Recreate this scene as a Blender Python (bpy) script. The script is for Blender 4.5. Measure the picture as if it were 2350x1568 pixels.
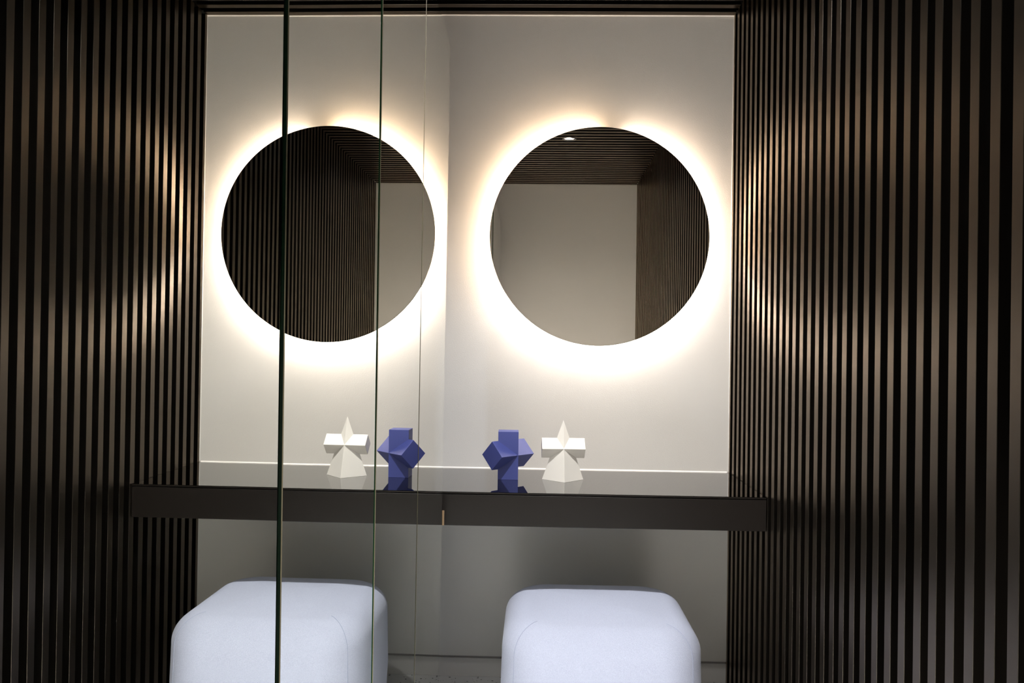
import bpy, bmesh, math, random
from mathutils import Vector, Matrix
random.seed(7)
for o in list(bpy.data.objects): bpy.data.objects.remove(o)
S = bpy.context.scene
COL = S.collection

# ------------------------------------------------------------------ camera
F_PX, YAW, PITCH, ROLL = 1921.5, 0.02718, 0.00461, 0.01396
CAM = (0.26937, -3.11027, 1.23168)
cd = bpy.data.cameras.new('camera'); cam = bpy.data.objects.new('camera', cd); COL.objects.link(cam)
cd.sensor_width = 36.0; cd.lens = 36.0 * F_PX / 2350.0; cd.clip_start = 0.02; cd.clip_end = 50
fw = Vector((-math.sin(YAW) * math.cos(PITCH), math.cos(YAW) * math.cos(PITCH), math.sin(PITCH)))
rt = Vector((math.cos(YAW), math.sin(YAW), 0)); up = rt.cross(fw)
# the picture is turned clockwise by ROLL, so the camera is turned counter-clockwise
r2 = rt * math.cos(ROLL) + up * math.sin(ROLL)
u2 = up * math.cos(ROLL) - rt * math.sin(ROLL)
M = Matrix((r2, u2, -fw)).transposed().to_4x4(); M.translation = Vector(CAM)
cam.matrix_world = M
S.camera = cam
# ------------------------------------------------------------------ world / exposure
w = bpy.data.worlds.new('world'); S.world = w; w.use_nodes = True
w.node_tree.nodes['Background'].inputs[0].default_value = (0, 0, 0, 1)
w.node_tree.nodes['Background'].inputs[1].default_value = 0.0
vs = S.view_settings
vs.view_transform = 'Standard'; vs.look = 'None'; vs.gamma = 1.0; vs.use_curve_mapping = False
vs.exposure = 0.0
S.cycles.sample_clamp_indirect = 0.0
S.cycles.glossy_bounces = 8
S.cycles.diffuse_bounces = 6
LED_STRENGTH = 88.0
SPOT_POWER = 74.0
# ------------------------------------------------------------------ dimensions (metres)
W, H, HC, CD, CT, SK = 0.98984, 2.46175, 0.77424, 0.51106, 0.10492, 0.0733
XL = -1.0                      # left end of the room behind the mirrored partition
YF = -3.42                     # wall behind the camera
XM, ZM, RM = 0.49828, 1.63237, 0.3985
PITCH_S, SLAT_W, SLAT_D = 0.06316, 0.0295, 0.030
ME, MP, MA = 0.53075, 0.53979, -0.00999

# ------------------------------------------------------------------ materials
def mat(name, base=(.5, .5, .5), rough=.5, metal=0., ior=1.5, spec=.5, coat=0., coat_rough=.03, emit=None, strength=0.):
    m = bpy.data.materials.new(name); m.use_nodes = True
    b = m.node_tree.nodes['Principled BSDF']
    b.inputs['Base Color'].default_value = (*base, 1); b.inputs['Roughness'].default_value = rough
    b.inputs['Metallic'].default_value = metal; b.inputs['IOR'].default_value = ior
    b.inputs['Specular IOR Level'].default_value = spec
    b.inputs['Coat Weight'].default_value = coat; b.inputs['Coat Roughness'].default_value = coat_rough
    if emit:
        b.inputs['Emission Color'].default_value = (*emit, 1); b.inputs['Emission Strength'].default_value = strength
    return m
def nodes(m): return m.node_tree.nodes, m.node_tree.links, m.node_tree.nodes['Principled BSDF']
def noise(m, scale, detail=3, rough=.5, stretch=(1, 1, 1)):
    n, l, b = nodes(m)
    tc = n.new('ShaderNodeTexCoord'); mp = n.new('ShaderNodeMapping'); mp.inputs['Scale'].default_value = stretch
    t = n.new('ShaderNodeTexNoise'); t.inputs['Scale'].default_value = scale
    t.inputs['Detail'].default_value = detail; t.inputs['Roughness'].default_value = rough
    l.new(tc.outputs['Object'], mp.inputs['Vector']); l.new(mp.outputs['Vector'], t.inputs['Vector'])
    return t
def bump(m, tex_out, strength, dist):
    n, l, b = nodes(m)
    bp = n.new('ShaderNodeBump'); bp.inputs['Strength'].default_value = strength; bp.inputs['Distance'].default_value = dist
    l.new(tex_out, bp.inputs['Height']); l.new(bp.outputs['Normal'], b.inputs['Normal'])
def tint(m, tex_out, c0, c1, lo=.3, hi=.7):
    n, l, b = nodes(m)
    r = n.new('ShaderNodeValToRGB'); r.color_ramp.elements[0].color = (*c0, 1); r.color_ramp.elements[1].color = (*c1, 1)
    r.color_ramp.elements[0].position = lo; r.color_ramp.elements[1].position = hi
    l.new(tex_out, r.inputs['Fac']); l.new(r.outputs['Color'], b.inputs['Base Color'])

M_WALL = mat('textured_wall_paint', (.73, .70, .66), .6)
t = noise(M_WALL, 240, 3, .6, (1, 1, 1.8)); bump(M_WALL, t.outputs['Fac'], .30, .0014)
M_WALLLOW = mat('smooth_wall_paint', (.80, .79, .75), .32)
M_FAR = mat('beige_wall_paint', (.72, .66, .57), .6)
t = noise(M_FAR, 160, 2); bump(M_FAR, t.outputs['Fac'], .1, .001)
M_SLAT = bpy.data.materials.new('dark_bronze_satin_lacquer'); M_SLAT.use_nodes = True
n, l = M_SLAT.node_tree.nodes, M_SLAT.node_tree.links
n.remove(n['Principled BSDF'])
g = n.new('ShaderNodeBsdfGlossy'); g.distribution = 'BECKMANN'; g.inputs['Roughness'].default_value = .345
fr = n.new('ShaderNodeFresnel'); fr.inputs['IOR'].default_value = 1.6
tcs = n.new('ShaderNodeTexCoord'); ns_ = n.new('ShaderNodeTexNoise'); ns_.inputs['Scale'].default_value = 40
l.new(tcs.outputs['Object'], ns_.inputs['Vector'])
cr = n.new('ShaderNodeValToRGB'); cr.color_ramp.elements[0].color = (1.0, .81, .66, 1); cr.color_ramp.elements[1].color = (1.0, .87, .74, 1)
l.new(ns_.outputs['Fac'], cr.inputs['Fac'])
vm = n.new('ShaderNodeVectorMath'); vm.operation = 'SCALE'
l.new(cr.outputs['Color'], vm.inputs[0]); l.new(fr.outputs['Fac'], vm.inputs['Scale'])
l.new(vm.outputs['Vector'], g.inputs['Color'])
df = n.new('ShaderNodeBsdfDiffuse'); df.inputs['Color'].default_value = (.003, .0025, .002, 1)
ad = n.new('ShaderNodeAddShader'); l.new(g.outputs['BSDF'], ad.inputs[0]); l.new(df.outputs['BSDF'], ad.inputs[1])
l.new(ad.outputs['Shader'], n['Material Output'].inputs['Surface'])
M_BACK = mat('black_backing_board', (.003, .003, .003), .8, spec=.1)
M_TRIM = mat('white_edge_bead', (.86, .84, .81), .4)
M_BASE = mat('baseboard_paint', (.68, .67, .65), .35)
M_CTOP = mat('black_glass', (.22, .22, .22), .012, 1.0)
M_CBODY = mat('black_lacquer', (.009, .007, .0058), .34, spec=.25)
M_MIRROR = mat('silvered_mirror', (.86, .87, .83), .0, 1.0)
M_RMIRROR = mat('grey_tinted_mirror', (.84, .82, .79), .0, 1.0)
M_GEDGE = mat('green_glass_edge', (.004, .022, .008), .12)
M_GRIM = mat('ground_glass_rim', (.10, .085, .055), .3)
M_PBACK = mat('partition_core_board', (.02, .02, .02), .7)
M_PLATE = mat('mirror_back_plate', (.35, .34, .33), .6)
M_LEDW = mat('led_strip_warm', (1, 1, 1), .5, emit=(1.0, .75, .52), strength=LED_STRENGTH)
M_LEDN = mat('led_strip_neutral', (1, 1, 1), .5, emit=(1.0, .90, .81), strength=LED_STRENGTH)
M_LEDM = mat('led_strip_mid', (1, 1, 1), .5, emit=(1.0, .80, .62), strength=LED_STRENGTH)
M_WHITE = mat('matt_white_ceramic', (.88, .845, .79), .5)
M_BLUE = mat('matt_ultramarine_ceramic', (.058, .074, .28), .5)
t = noise(M_BLUE, 400, 2); bump(M_BLUE, t.outputs['Fac'], .08, .0005)
M_BRASS = mat('brushed_brass', (.78, .55, .33), .3, 1.0)
M_CHROME = mat('polished_chrome', (.8, .8, .8), .08, 1.0)
M_LENS = mat('downlight_lens', (1, 1, 1), .3, emit=(.86, .92, 1.0), strength=60)
M_CAN = mat('downlight_can', (.03, .03, .03), .4)

M_FLOOR = mat('speckled_terrazzo', (.5, .5, .5), .22)
n, l, b = nodes(M_FLOOR)
tc = n.new('ShaderNodeTexCoord')
v1 = n.new('ShaderNodeTexVoronoi'); v1.inputs['Scale'].default_value = 75; v1.inputs['Randomness'].default_value = 1
mp = n.new('ShaderNodeMapping'); mp.inputs['Scale'].default_value = (1, 1.25, 1)
l.new(tc.outputs['Object'], mp.inputs['Vector']); l.new(mp.outputs['Vector'], v1.inputs['Vector'])
sep = n.new('ShaderNodeSeparateColor'); l.new(v1.outputs['Color'], sep.inputs['Color'])
rad = n.new('ShaderNodeMath'); rad.operation = 'MULTIPLY'; rad.inputs[1].default_value = .34; l.new(sep.outputs['Red'], rad.inputs[0])
lt = n.new('ShaderNodeMath'); lt.operation = 'LESS_THAN'; l.new(v1.outputs['Distance'], lt.inputs[0]); l.new(rad.outputs[0], lt.inputs[1])
keep = n.new('ShaderNodeMath'); keep.operation = 'GREATER_THAN'; keep.inputs[1].default_value = .35; l.new(sep.outputs['Green'], keep.inputs[0])
mu = n.new('ShaderNodeMath'); mu.operation = 'MULTIPLY'; l.new(lt.outputs[0], mu.inputs[0]); l.new(keep.outputs[0], mu.inputs[1])
mx = n.new('ShaderNodeMix'); mx.data_type = 'RGBA'
mx.inputs['A'].default_value = (.75, .75, .75, 1); mx.inputs['B'].default_value = (.02, .02, .022, 1)
l.new(mu.outputs[0], mx.inputs['Factor']); l.new(mx.outputs['Result'], b.inputs['Base Color'])

M_FABRIC = mat('pale_blue_grey_weave', (.60, .63, .74), .85, spec=.15)
n, l, b = nodes(M_FABRIC)
b.inputs['Sheen Weight'].default_value = .15
tc = n.new('ShaderNodeTexCoord')
wn = n.new('ShaderNodeTexNoise'); wn.inputs['Scale'].default_value = 520; wn.inputs['Detail'].default_value = 2
l.new(tc.outputs['Object'], wn.inputs['Vector'])
vv = n.new('ShaderNodeTexVoronoi'); vv.inputs['Scale'].default_value = 420; l.new(tc.outputs['Object'], vv.inputs['Vector'])
cr = n.new('ShaderNodeValToRGB'); cr.color_ramp.elements[0].position = .3; cr.color_ramp.elements[1].position = .7
cr.color_ramp.elements[0].color = (.46, .50, .65, 1); cr.color_ramp.elements[1].color = (.56, .60, .75, 1)
l.new(wn.outputs['Fac'], cr.inputs['Fac']); l.new(cr.outputs['Color'], b.inputs['Base Color'])
bump(M_FABRIC, vv.outputs['Distance'], .35, .001)
M_SEAM = mat('seam_thread', (.36, .40, .56), .8)

# ------------------------------------------------------------------ helpers
def link(name, me, m, parent=None):
    o = bpy.data.objects.new(name, me); COL.objects.link(o)
    if m is not None and len(me.materials) == 0:
        for x in (m if isinstance(m, (list, tuple)) else [m]): me.materials.append(x)
    if parent: o.parent = parent
    return o
def from_bm(name, bm, m, parent=None, smooth=False):
    bmesh.ops.recalc_face_normals(bm, faces=bm.faces)
    me = bpy.data.meshes.new(name); bm.to_mesh(me); bm.free()
    if smooth:
        for p in me.polygons: p.use_smooth = True
    return link(name, me, m, parent)
def box_bm(x0, x1, y0, y1, z0, z1, bev=0, seg=1):
    bm = bmesh.new(); bmesh.ops.create_cube(bm, size=1)
    for v in bm.verts:
        v.co = Vector((x0 + (v.co.x + .5) * (x1 - x0), y0 + (v.co.y + .5) * (y1 - y0), z0 + (v.co.z + .5) * (z1 - z0)))
    if bev: bmesh.ops.bevel(bm, geom=bm.edges[:], offset=bev, segments=seg, affect='EDGES', profile=.5)
    return bm
def box(name, dims, m, parent=None, bev=0, seg=1): return from_bm(name, box_bm(*dims, bev, seg), m, parent)
def prism(name, pts, axis, a0, a1, m, parent=None):
    """extrude a closed polygon (list of 2-D points) along an axis ('x': pts are y,z; 'y': x,z; 'z': x,y)"""
    bm = bmesh.new()
    mk = {'x': lambda p, a: (a, p[0], p[1]), 'y': lambda p, a: (p[0], a, p[1]), 'z': lambda p, a: (p[0], p[1], a)}[axis]
    A = [bm.verts.new(mk(p, a0)) for p in pts]; B = [bm.verts.new(mk(p, a1)) for p in pts]
    k = len(pts); bm.faces.new(A[::-1]); bm.faces.new(B)
    for i in range(k): bm.faces.new((A[i], A[(i + 1) % k], B[(i + 1) % k], B[i]))
    return from_bm(name, bm, m, parent)
def lathe(name, prof, m, parent=None, seg=64, smooth=True):
    """prof: (r, z) pairs revolved about z"""
    bm = bmesh.new(); rings = []
    for r, z in prof:
        if r < 1e-6: rings.append([bm.verts.new((0, 0, z))])
        else: rings.append([bm.verts.new((r * math.cos(2 * math.pi * i / seg), r * math.sin(2 * math.pi * i / seg), z)) for i in range(seg)])
    for a, b_ in zip(rings, rings[1:]):
        for i in range(seg):
            j = (i + 1) % seg
            if len(a) == 1 and len(b_) == 1: continue
            if len(a) == 1: bm.faces.new((a[0], b_[j], b_[i]))
            elif len(b_) == 1: bm.faces.new((a[i], a[j], b_[0]))
            else: bm.faces.new((a[i], a[j], b_[j], b_[i]))
    return from_bm(name, bm, m, parent, smooth)
def empty(name, loc, label, cat, group=None):
    o = bpy.data.objects.new(name, None); COL.objects.link(o); o.location = loc; o.empty_display_size = .05
    o['label'] = label; o['category'] = cat
    if group: o['group'] = group
    return o
def structure(o, label, cat):
    o['kind'] = 'structure'; o['label'] = label; o['category'] = cat; return o

# ------------------------------------------------------------------ room shell
structure(box('floor', (XL - .1, W + .15, YF - .1, .1, -.1, 0), M_FLOOR), 'pale grey terrazzo floor with black specks', 'floor')
wb = structure(box('wall_back', (XL, W + .1, 0, .1, HC - .05, H + .02), M_WALL), 'off white textured wall behind the round mirror', 'wall')
o = box('lower_wall_panel', (XL, W + .1, 0, .1, SK + .003, HC - .05), M_WALLLOW, wb)
o = box('shadow_gap', (XL, W + .1, .005, .1, SK - .006, SK + .003), M_PLATE, wb)
structure(box('baseboard_back', (XL, W, -.001, .05, 0, SK - .004), M_BASE, bev=.001), 'pale flush baseboard below the vanity counter', 'baseboard')
structure(box('wall_front', (XL, W + .1, YF - .1, YF, 0, H + .06), M_FAR), 'plain beige wall seen reflected in the round mirror', 'wall')
structure(box('wall_left', (XL - .1, XL, YF, .1, 0, H + .06), M_FAR), 'plain side wall hidden behind the mirrored partition', 'wall')
# slatted right wall
wr = structure(box('wall_right', (W + SLAT_D + .002, W + .12, YF, .1, 0, H + .06), M_BACK), 'right wall clad in dark vertical satin slats', 'wall')
ch = .0007
def slat_mesh(name, length, axis):
    hw = SLAT_W / 2
    if axis == 'z':   # wall: face looks to -x
        pts = [(0, -hw + ch), (ch, -hw), (SLAT_D, -hw), (SLAT_D, hw), (ch, hw), (0, hw - ch)]
        o = prism(name, pts, 'z', 0, length, M_SLAT)
    else:             # ceiling: face looks down
        pts = [(-hw + ch, 0), (-hw, ch), (-hw, SLAT_D), (hw, SLAT_D), (hw, ch), (hw - ch, 0)]
        o = prism(name, pts, 'x', 0, length, M_SLAT)
    me = o.data; bpy.data.objects.remove(o); return me
sm = slat_mesh('slat', H + .0, 'z')
n_sl = 0
for i in range(-1, 53):
    y = -(.0524 + PITCH_S * i + SLAT_W / 2)
    if i == 23: y -= .0035
    if i in (21, 22): y -= .0012
    if y < YF + .02: break
    o = link('slat', sm, M_SLAT, wr); o.location = (W, y, 0); n_sl += 1
# slatted ceiling
ce = structure(box('ceiling', (XL, W + .1, YF, .1, H + SLAT_D + .002, H + .12), M_BACK), 'black ceiling clad in dark slats running across the room', 'ceiling')
cm = slat_mesh('ceiling_slat', W - XL, 'x')
for i in range(0, 53):
    y = -(.0045 + .0645 * i + SLAT_W / 2)
    if y < YF + .02: break
    o = link('slat', cm, M_SLAT, ce); o.location = (XL, y, H)
# fine white beads around the textured wall
bd = .0034
structure(prism('trim_1', [(0, H), (0, H - bd), (-bd * .9, H)], 'x', XL, W, M_TRIM), 'thin white bead along the top of the textured wall', 'trim')
structure(prism('trim_2', [(0, HC), (0, HC + bd), (-bd * .9, HC)], 'x', XL, W - .006, M_TRIM), 'thin white bead where the wall meets the black counter', 'trim')
structure(prism('trim_3', [(W, 0), (W - .002, 0), (W, -.0008)], 'z', HC + bd, H - bd, M_TRIM), 'thin white vertical bead in the corner beside the slats', 'trim')

# ------------------------------------------------------------------ mirrored partition (stands on the floor, at the left)
mp_ = empty('mirror_partition', (0, 0, 0), 'tall mirrored partition of upright glass panels at the left of the counter', 'mirror partition')
mp_.rotation_euler = (0, 0, MA)
PT = 2.168
def glass_panel(f0, f1, n0, n1, tilt):
    """upright glass panel: silvered face (towards +x), green edges; far / near edge distance at bottom and top"""
    mid = (f0 + n0) / 2
    bm = box_bm(-.006, 0, -.5, .5, 0, PT)
    for v in bm.verts:
        t_ = v.co.z / PT; far = f0 + (f1 - f0) * t_; near = n0 + (n1 - n0) * t_
        v.co.y = mid - (far if v.co.y > 0 else near)
    bmesh.ops.bevel(bm, geom=bm.edges[:], offset=.0011, segments=1, affect='EDGES')
    bm.normal_update()
    for f in bm.faces:
        f.material_index = 0 if f.normal.x > .9 else (2 if (f.normal.x > .3) else 1)
    me = bpy.data.meshes.new('mirror_panel'); bm.to_mesh(me); bm.free()
    for m in (M_MIRROR, M_GEDGE, M_GRIM): me.materials.append(m)
    o = link('mirror_panel', me, None, mp_)
    o.location = (0, -mid, 0.0); o.rotation_euler = tilt
    return o
gaps = [0, .012, .012, .017, .010, 0]
lean = [(.060, -.012), (.027, -.025), (-.006, -.010), (-.004, .006), (0, 0), (0, 0)]
tl = [(0, 0, 0), (0, .0004, .0006), (0, -.0002, -.0003), (0, .0012, .0004), (0, 0, 0)]
for k in range(5):
    fa = ME + MP * k + gaps[k] / 2; nb = ME + MP * (k + 1) - gaps[k + 1] / 2
    if k == 4: nb = min(nb, -YF - .02)
    glass_panel(fa + lean[k][0], fa + lean[k][1] + (.012 if k == 3 else 0), nb + lean[k + 1][0], nb + lean[k + 1][1], tl[k])
box('core_board', (-.030, -.0085, YF + .03, -ME - .07, 0, PT - .004), M_PBACK, mp_)

# ------------------------------------------------------------------ counter
ct = empty('vanity_counter', (XL, 0, HC - CT), 'black glossy wall-hung vanity counter below the round mirror', 'counter')
def rel(o, root):
    o.location = o.location - root.location; o.parent = root; return o
tp = rel(box('counter_top', (XL, W - .001, -CD, -.0005, HC - .006, HC), M_CTOP, bev=.0011), ct)
tp.data.materials.append(M_CBODY)
for p in tp.data.polygons: p.material_index = 0 if p.normal.z > .3 else 1
rel(box('apron', (XL, W - .001, -CD + .001, -.0005, HC - CT, HC - .0085), M_CBODY, bev=.0008), ct)
rel(box('shadow_joint', (XL, W - .002, -CD + .006, -.001, HC - .0085, HC - .006), M_BACK), ct)
# little upright brass strip on the counter front, beside the partition edge
bk = box('brass_strip', (-.0115, -.004, -CD - .003, -CD + .0, .669, .716), M_BRASS, bev=.0015, seg=2)
bk['label'] = 'small brass strip on the counter front at the partition edge'; bk['category'] = 'clip'

# ------------------------------------------------------------------ round backlit mirror
rm = empty('round_mirror', (XM, 0, ZM), 'round backlit mirror glowing on the off white wall', 'mirror')
rm.rotation_euler = (0, 0, 0)
disc = lathe('mirror_glass', [(0, .056), (RM - .001, .056), (RM, .057), (RM, .061), (RM - .0015, .062), (0, .062)], [M_RMIRROR, M_GEDGE], rm, 160, False)
disc.rotation_euler = (math.radians(90), 0, -.0055)
for p in disc.data.polygons: p.material_index = 0 if p.normal.z > .9 else 1
def squircle(deg, inset=0.):
    """rounded-square frame that carries the strip, turned a little: half side .376, corner radius .34"""
    t = math.radians(deg - 82.5); h_, cr_ = .376 - inset, .340 - inset
    c, s_ = abs(math.cos(t)), abs(math.sin(t)); k = h_ - cr_
    hi, lo = max(c, s_), min(c, s_)
    r_ = h_ / hi
    if r_ * lo > k:
        b_ = k * (c + s_); r_ = b_ + math.sqrt(max(0, b_ * b_ - (2 * k * k - cr_ * cr_)))
    return r_
bm = bmesh.new(); R2 = []
for yy in (-.001, -.0555):
    R2.append([bm.verts.new((squircle(i * 3, .004) * math.cos(math.radians(i * 3)), yy, squircle(i * 3, .004) * math.sin(math.radians(i * 3)))) for i in range(120)])
for i in range(120): bm.faces.new((R2[0][i], R2[0][(i + 1) % 120], R2[1][(i + 1) % 120], R2[1][i]))
bm.faces.new(R2[0]); bm.faces.new(R2[1][::-1])
from_bm('back_plate', bm, M_PLATE, rm)
def led(name, a0, a1, m, y0=-.022, y1=-.034):
    bm = bmesh.new(); k = 90; rings = []
    for i in range(k + 1):
        dg = a0 + (a1 - a0) * i / k; r = squircle(dg)
        a = math.radians(dg); c, s = math.cos(a), math.sin(a)
        rings.append([bm.verts.new((rr * c, yy, rr * s)) for rr, yy in ((r, y0), (r, y1), (r - .003, y1), (r - .003, y0))])
    for p, q in zip(rings, rings[1:]):
        for i in range(4): bm.faces.new((p[i], p[(i + 1) % 4], q[(i + 1) % 4], q[i]))
    bm.faces.new(rings[0]); bm.faces.new(rings[-1][::-1])
    return from_bm(name, bm, m, rm)
GA = 82.5   # strip ends meet just right of the top
led('led_strip', GA + 8.0, 210, M_LEDW); led('led_strip', 210, 350, M_LEDN); led('led_strip', 350, GA + 360 - 7.0, M_LEDM)
cb = box('halo_notch_block', (-.026, .026, -.054, -.001, .368, .394), M_BACK, rm, bev=.001)  # unseen block added behind the glass to shade the halo's notch
a = math.radians(GA - 90); cb.rotation_euler = (0, -a, 0)

# ------------------------------------------------------------------ sculptures
def tri_prism_along(name, c, axis_dir, half_len, half_diag, m, parent):
    """square bar rolled onto its edge, horizontal axis"""
    a = Vector(axis_dir).normalized(); s = Vector((-a.y, a.x, 0)); u = Vector((0, 0, 1)); c = Vector(c)
    bm = bmesh.new(); R = []
    for e in (-1, 1):
        R.append([bm.verts.new(c + a * half_len * e + v * half_diag) for v in (s, u, -s, -u)])
    bm.faces.new(R[0][::-1]); bm.faces.new(R[1])
    for i in range(4): bm.faces.new((R[0][i], R[0][(i + 1) % 4], R[1][(i + 1) % 4], R[1][i]))
    bmesh.ops.bevel(bm, geom=bm.edges[:], offset=.0005, segments=1, affect='EDGES')
    return from_bm(name, bm, m, parent)
# blue: square post crossed by a bar lying along its diagonal
bs = empty('blue_sculpture', (.1835, -.230, HC), 'blue faceted sculpture of a square post crossed by a tilted bar', 'sculpture')
bs.rotation_euler = (0, 0, math.radians(1.5))
sB = .0345
box('post', (-sB, sB, -sB, sB, 0, .1635), M_BLUE, bs, bev=.0006)
tri_prism_along('crossbar', (0, 0, .0835), (1, 1, 0), .0775, sB * 1.4142 * .998, M_BLUE, bs)
# white: slim pyramid standing on a corner, crossed by a bar
ws = empty('white_sculpture', (.3715, -.232, HC), 'white faceted sculpture of a pointed pyramid crossed by a level bar', 'sculpture')
ws.rotation_euler = (0, 0, math.radians(3.0))
bm = bmesh.new(); hd, ph = .0715, .205
B = [bm.verts.new(p) for p in ((0, -hd, 0), (hd, 0, 0), (0, hd, 0), (-hd, 0, 0))]; A = bm.verts.new((0, 0, ph))
bm.faces.new(B[::-1])
for i in range(4): bm.faces.new((B[i], B[(i + 1) % 4], A))
bmesh.ops.bevel(bm, geom=bm.edges[:], offset=.0005, segments=1, affect='EDGES')
from_bm('pyramid', bm, M_WHITE, ws)
tri_prism_along('crossbar', (0, 0, .108), (1, 0, 0), .0735, .0345, M_WHITE, ws)

# ------------------------------------------------------------------ upholstered stool
SX, SY, SW, SDp, SH = .470, -.560, .565, .54, .462
st = empty('upholstered_stool', (SX, SY, 0), 'pale blue grey upholstered cube stool under the counter', 'stool')
def outline(hw, hd, r, seg=14):
    pts = []
    for cx_, cy_, a0 in ((hw - r, hd - r, 0), (-hw + r, hd - r, 90), (-hw + r, -hd + r, 180), (hw - r, -hd + r, 270)):
        for i in range(seg + 1):
            a = math.radians(a0 + 90 * i / seg); pts.append((cx_ + r * math.cos(a), cy_ + r * math.sin(a)))
    return pts
bm = bmesh.new(); rings = []
RT = .080; RC = .125
prof = [(.012, .035), (.002, .055), (0, .10), (-.004, .20), (0, SH - RT - .02)]
for i in range(0, 13):
    a = math.radians(90 * i / 12); prof.append((RT * (1 - math.cos(a)), SH - RT - .012 + RT * math.sin(a)))
for ins, z in prof:
    r = max(.012, RC - ins * .70)
    rings.append([bm.verts.new((x, y, z)) for x, y in outline(SW / 2 - ins, SDp / 2 - ins, r)])
for k in (1, 2, 3):
    ins = RT + .045 * k; z = SH - .012 + .004 * k
    rings.append([bm.verts.new((x, y, z)) for x, y in outline(SW / 2 - ins, SDp / 2 - ins, max(.006, .060 - .018 * k))])
for p, q in zip(rings, rings[1:]):
    for i in range(len(p)): bm.faces.new((p[i], p[(i + 1) % len(p)], q[(i + 1) % len(p)], q[i]))
bm.faces.new(rings[-1]); bm.faces.new(rings[0][::-1])
cover = from_bm('cover', bm, M_FABRIC, st, True)
# stitched seams running down the four rounded corners
for ci in (2, 3):
    idx = ci * 15 + 7
    co = bpy.data.curves.new('seam', 'CURVE'); co.dimensions = '3D'; co.bevel_depth = .0008; co.bevel_resolution = 1
    sp = co.splines.new('POLY'); rr = []
    for (ins, z) in prof[1:]:
        r = max(.012, RC - ins * .70); x, y = outline(SW / 2 - ins, SDp / 2 - ins, r)[idx]; rr.append((x, y, z))
    sp.points.add(len(rr) - 1)
    for p, c in zip(sp.points, rr): p.co = (*c, 1)
    tmp = bpy.data.objects.new('seam', co); COL.objects.link(tmp)
    me = bpy.data.meshes.new_from_object(tmp.evaluated_get(bpy.context.evaluated_depsgraph_get()))
    bpy.data.objects.remove(tmp); me.name = 'seam'
    me.materials.clear(); link('seam', me, M_SEAM, st)
box('plinth', (-SW / 2 + .05, SW / 2 - .05, -SDp / 2 + .05, SDp / 2 - .05, 0, .04), M_BACK, st)

# ------------------------------------------------------------------ downlights in the ceiling
def downlight(x, y, label, power, cone, blend, beam=0, tone=(1.0, .98, .95)):
    d = empty('ceiling_downlight', (x, y, H), label, 'downlight')
    lathe('trim_ring', [(.036, -.001), (.041, -.003), (.0425, -.001), (.0425, .006), (.036, .006)], M_CHROME, d, 48)
    lathe('housing', [(.0415, .006), (.0415, .029), (.034, .029), (.034, .006)], M_CAN, d, 48)
    lathe('lens', [(0, -.001), (.012, .001), (.022, .007), (.026, .014), (.026, .028), (0, .028)], M_LENS, d, 48)
    ld = bpy.data.lights.new('downlight_lamp', 'SPOT'); lo = bpy.data.objects.new('downlight_lamp', ld); COL.objects.link(lo)
    lo.parent = d; lo.location = (0, 0, -.008)
    if beam:
        bd_ = ld.copy(); bo = bpy.data.objects.new('downlight_beam', bd_); COL.objects.link(bo); bo.parent = d; bo.location = (0, 0, -.008)
        bd_.energy = beam; bd_.color = (1.0, .98, .95); bd_.spot_size = math.radians(50); bd_.spot_blend = .6; bd_.shadow_soft_size = .018
    ld.energy = power; ld.color = tone; ld.spot_size = math.radians(cone); ld.spot_blend = blend; ld.shadow_soft_size = .018
    return d
downlight(.437, -1.982, 'recessed round downlight reflected near the top of the round mirror', SPOT_POWER * .42, 150, .8, 1100)
downlight(.42, -1.20, 'added out-of-view downlight in the slatted ceiling above the stool', SPOT_POWER * 1.75, 128, .8)  # added lamp out of view, inferred from stool and sculpture shadows
downlight(-.22, -1.45, 'added out-of-view downlight in the ceiling behind the mirrored partition', SPOT_POWER * .5, 130, .8, 0, (.62, .76, 1.0))  # added lamp out of view, gives the bluish wall beside the partition
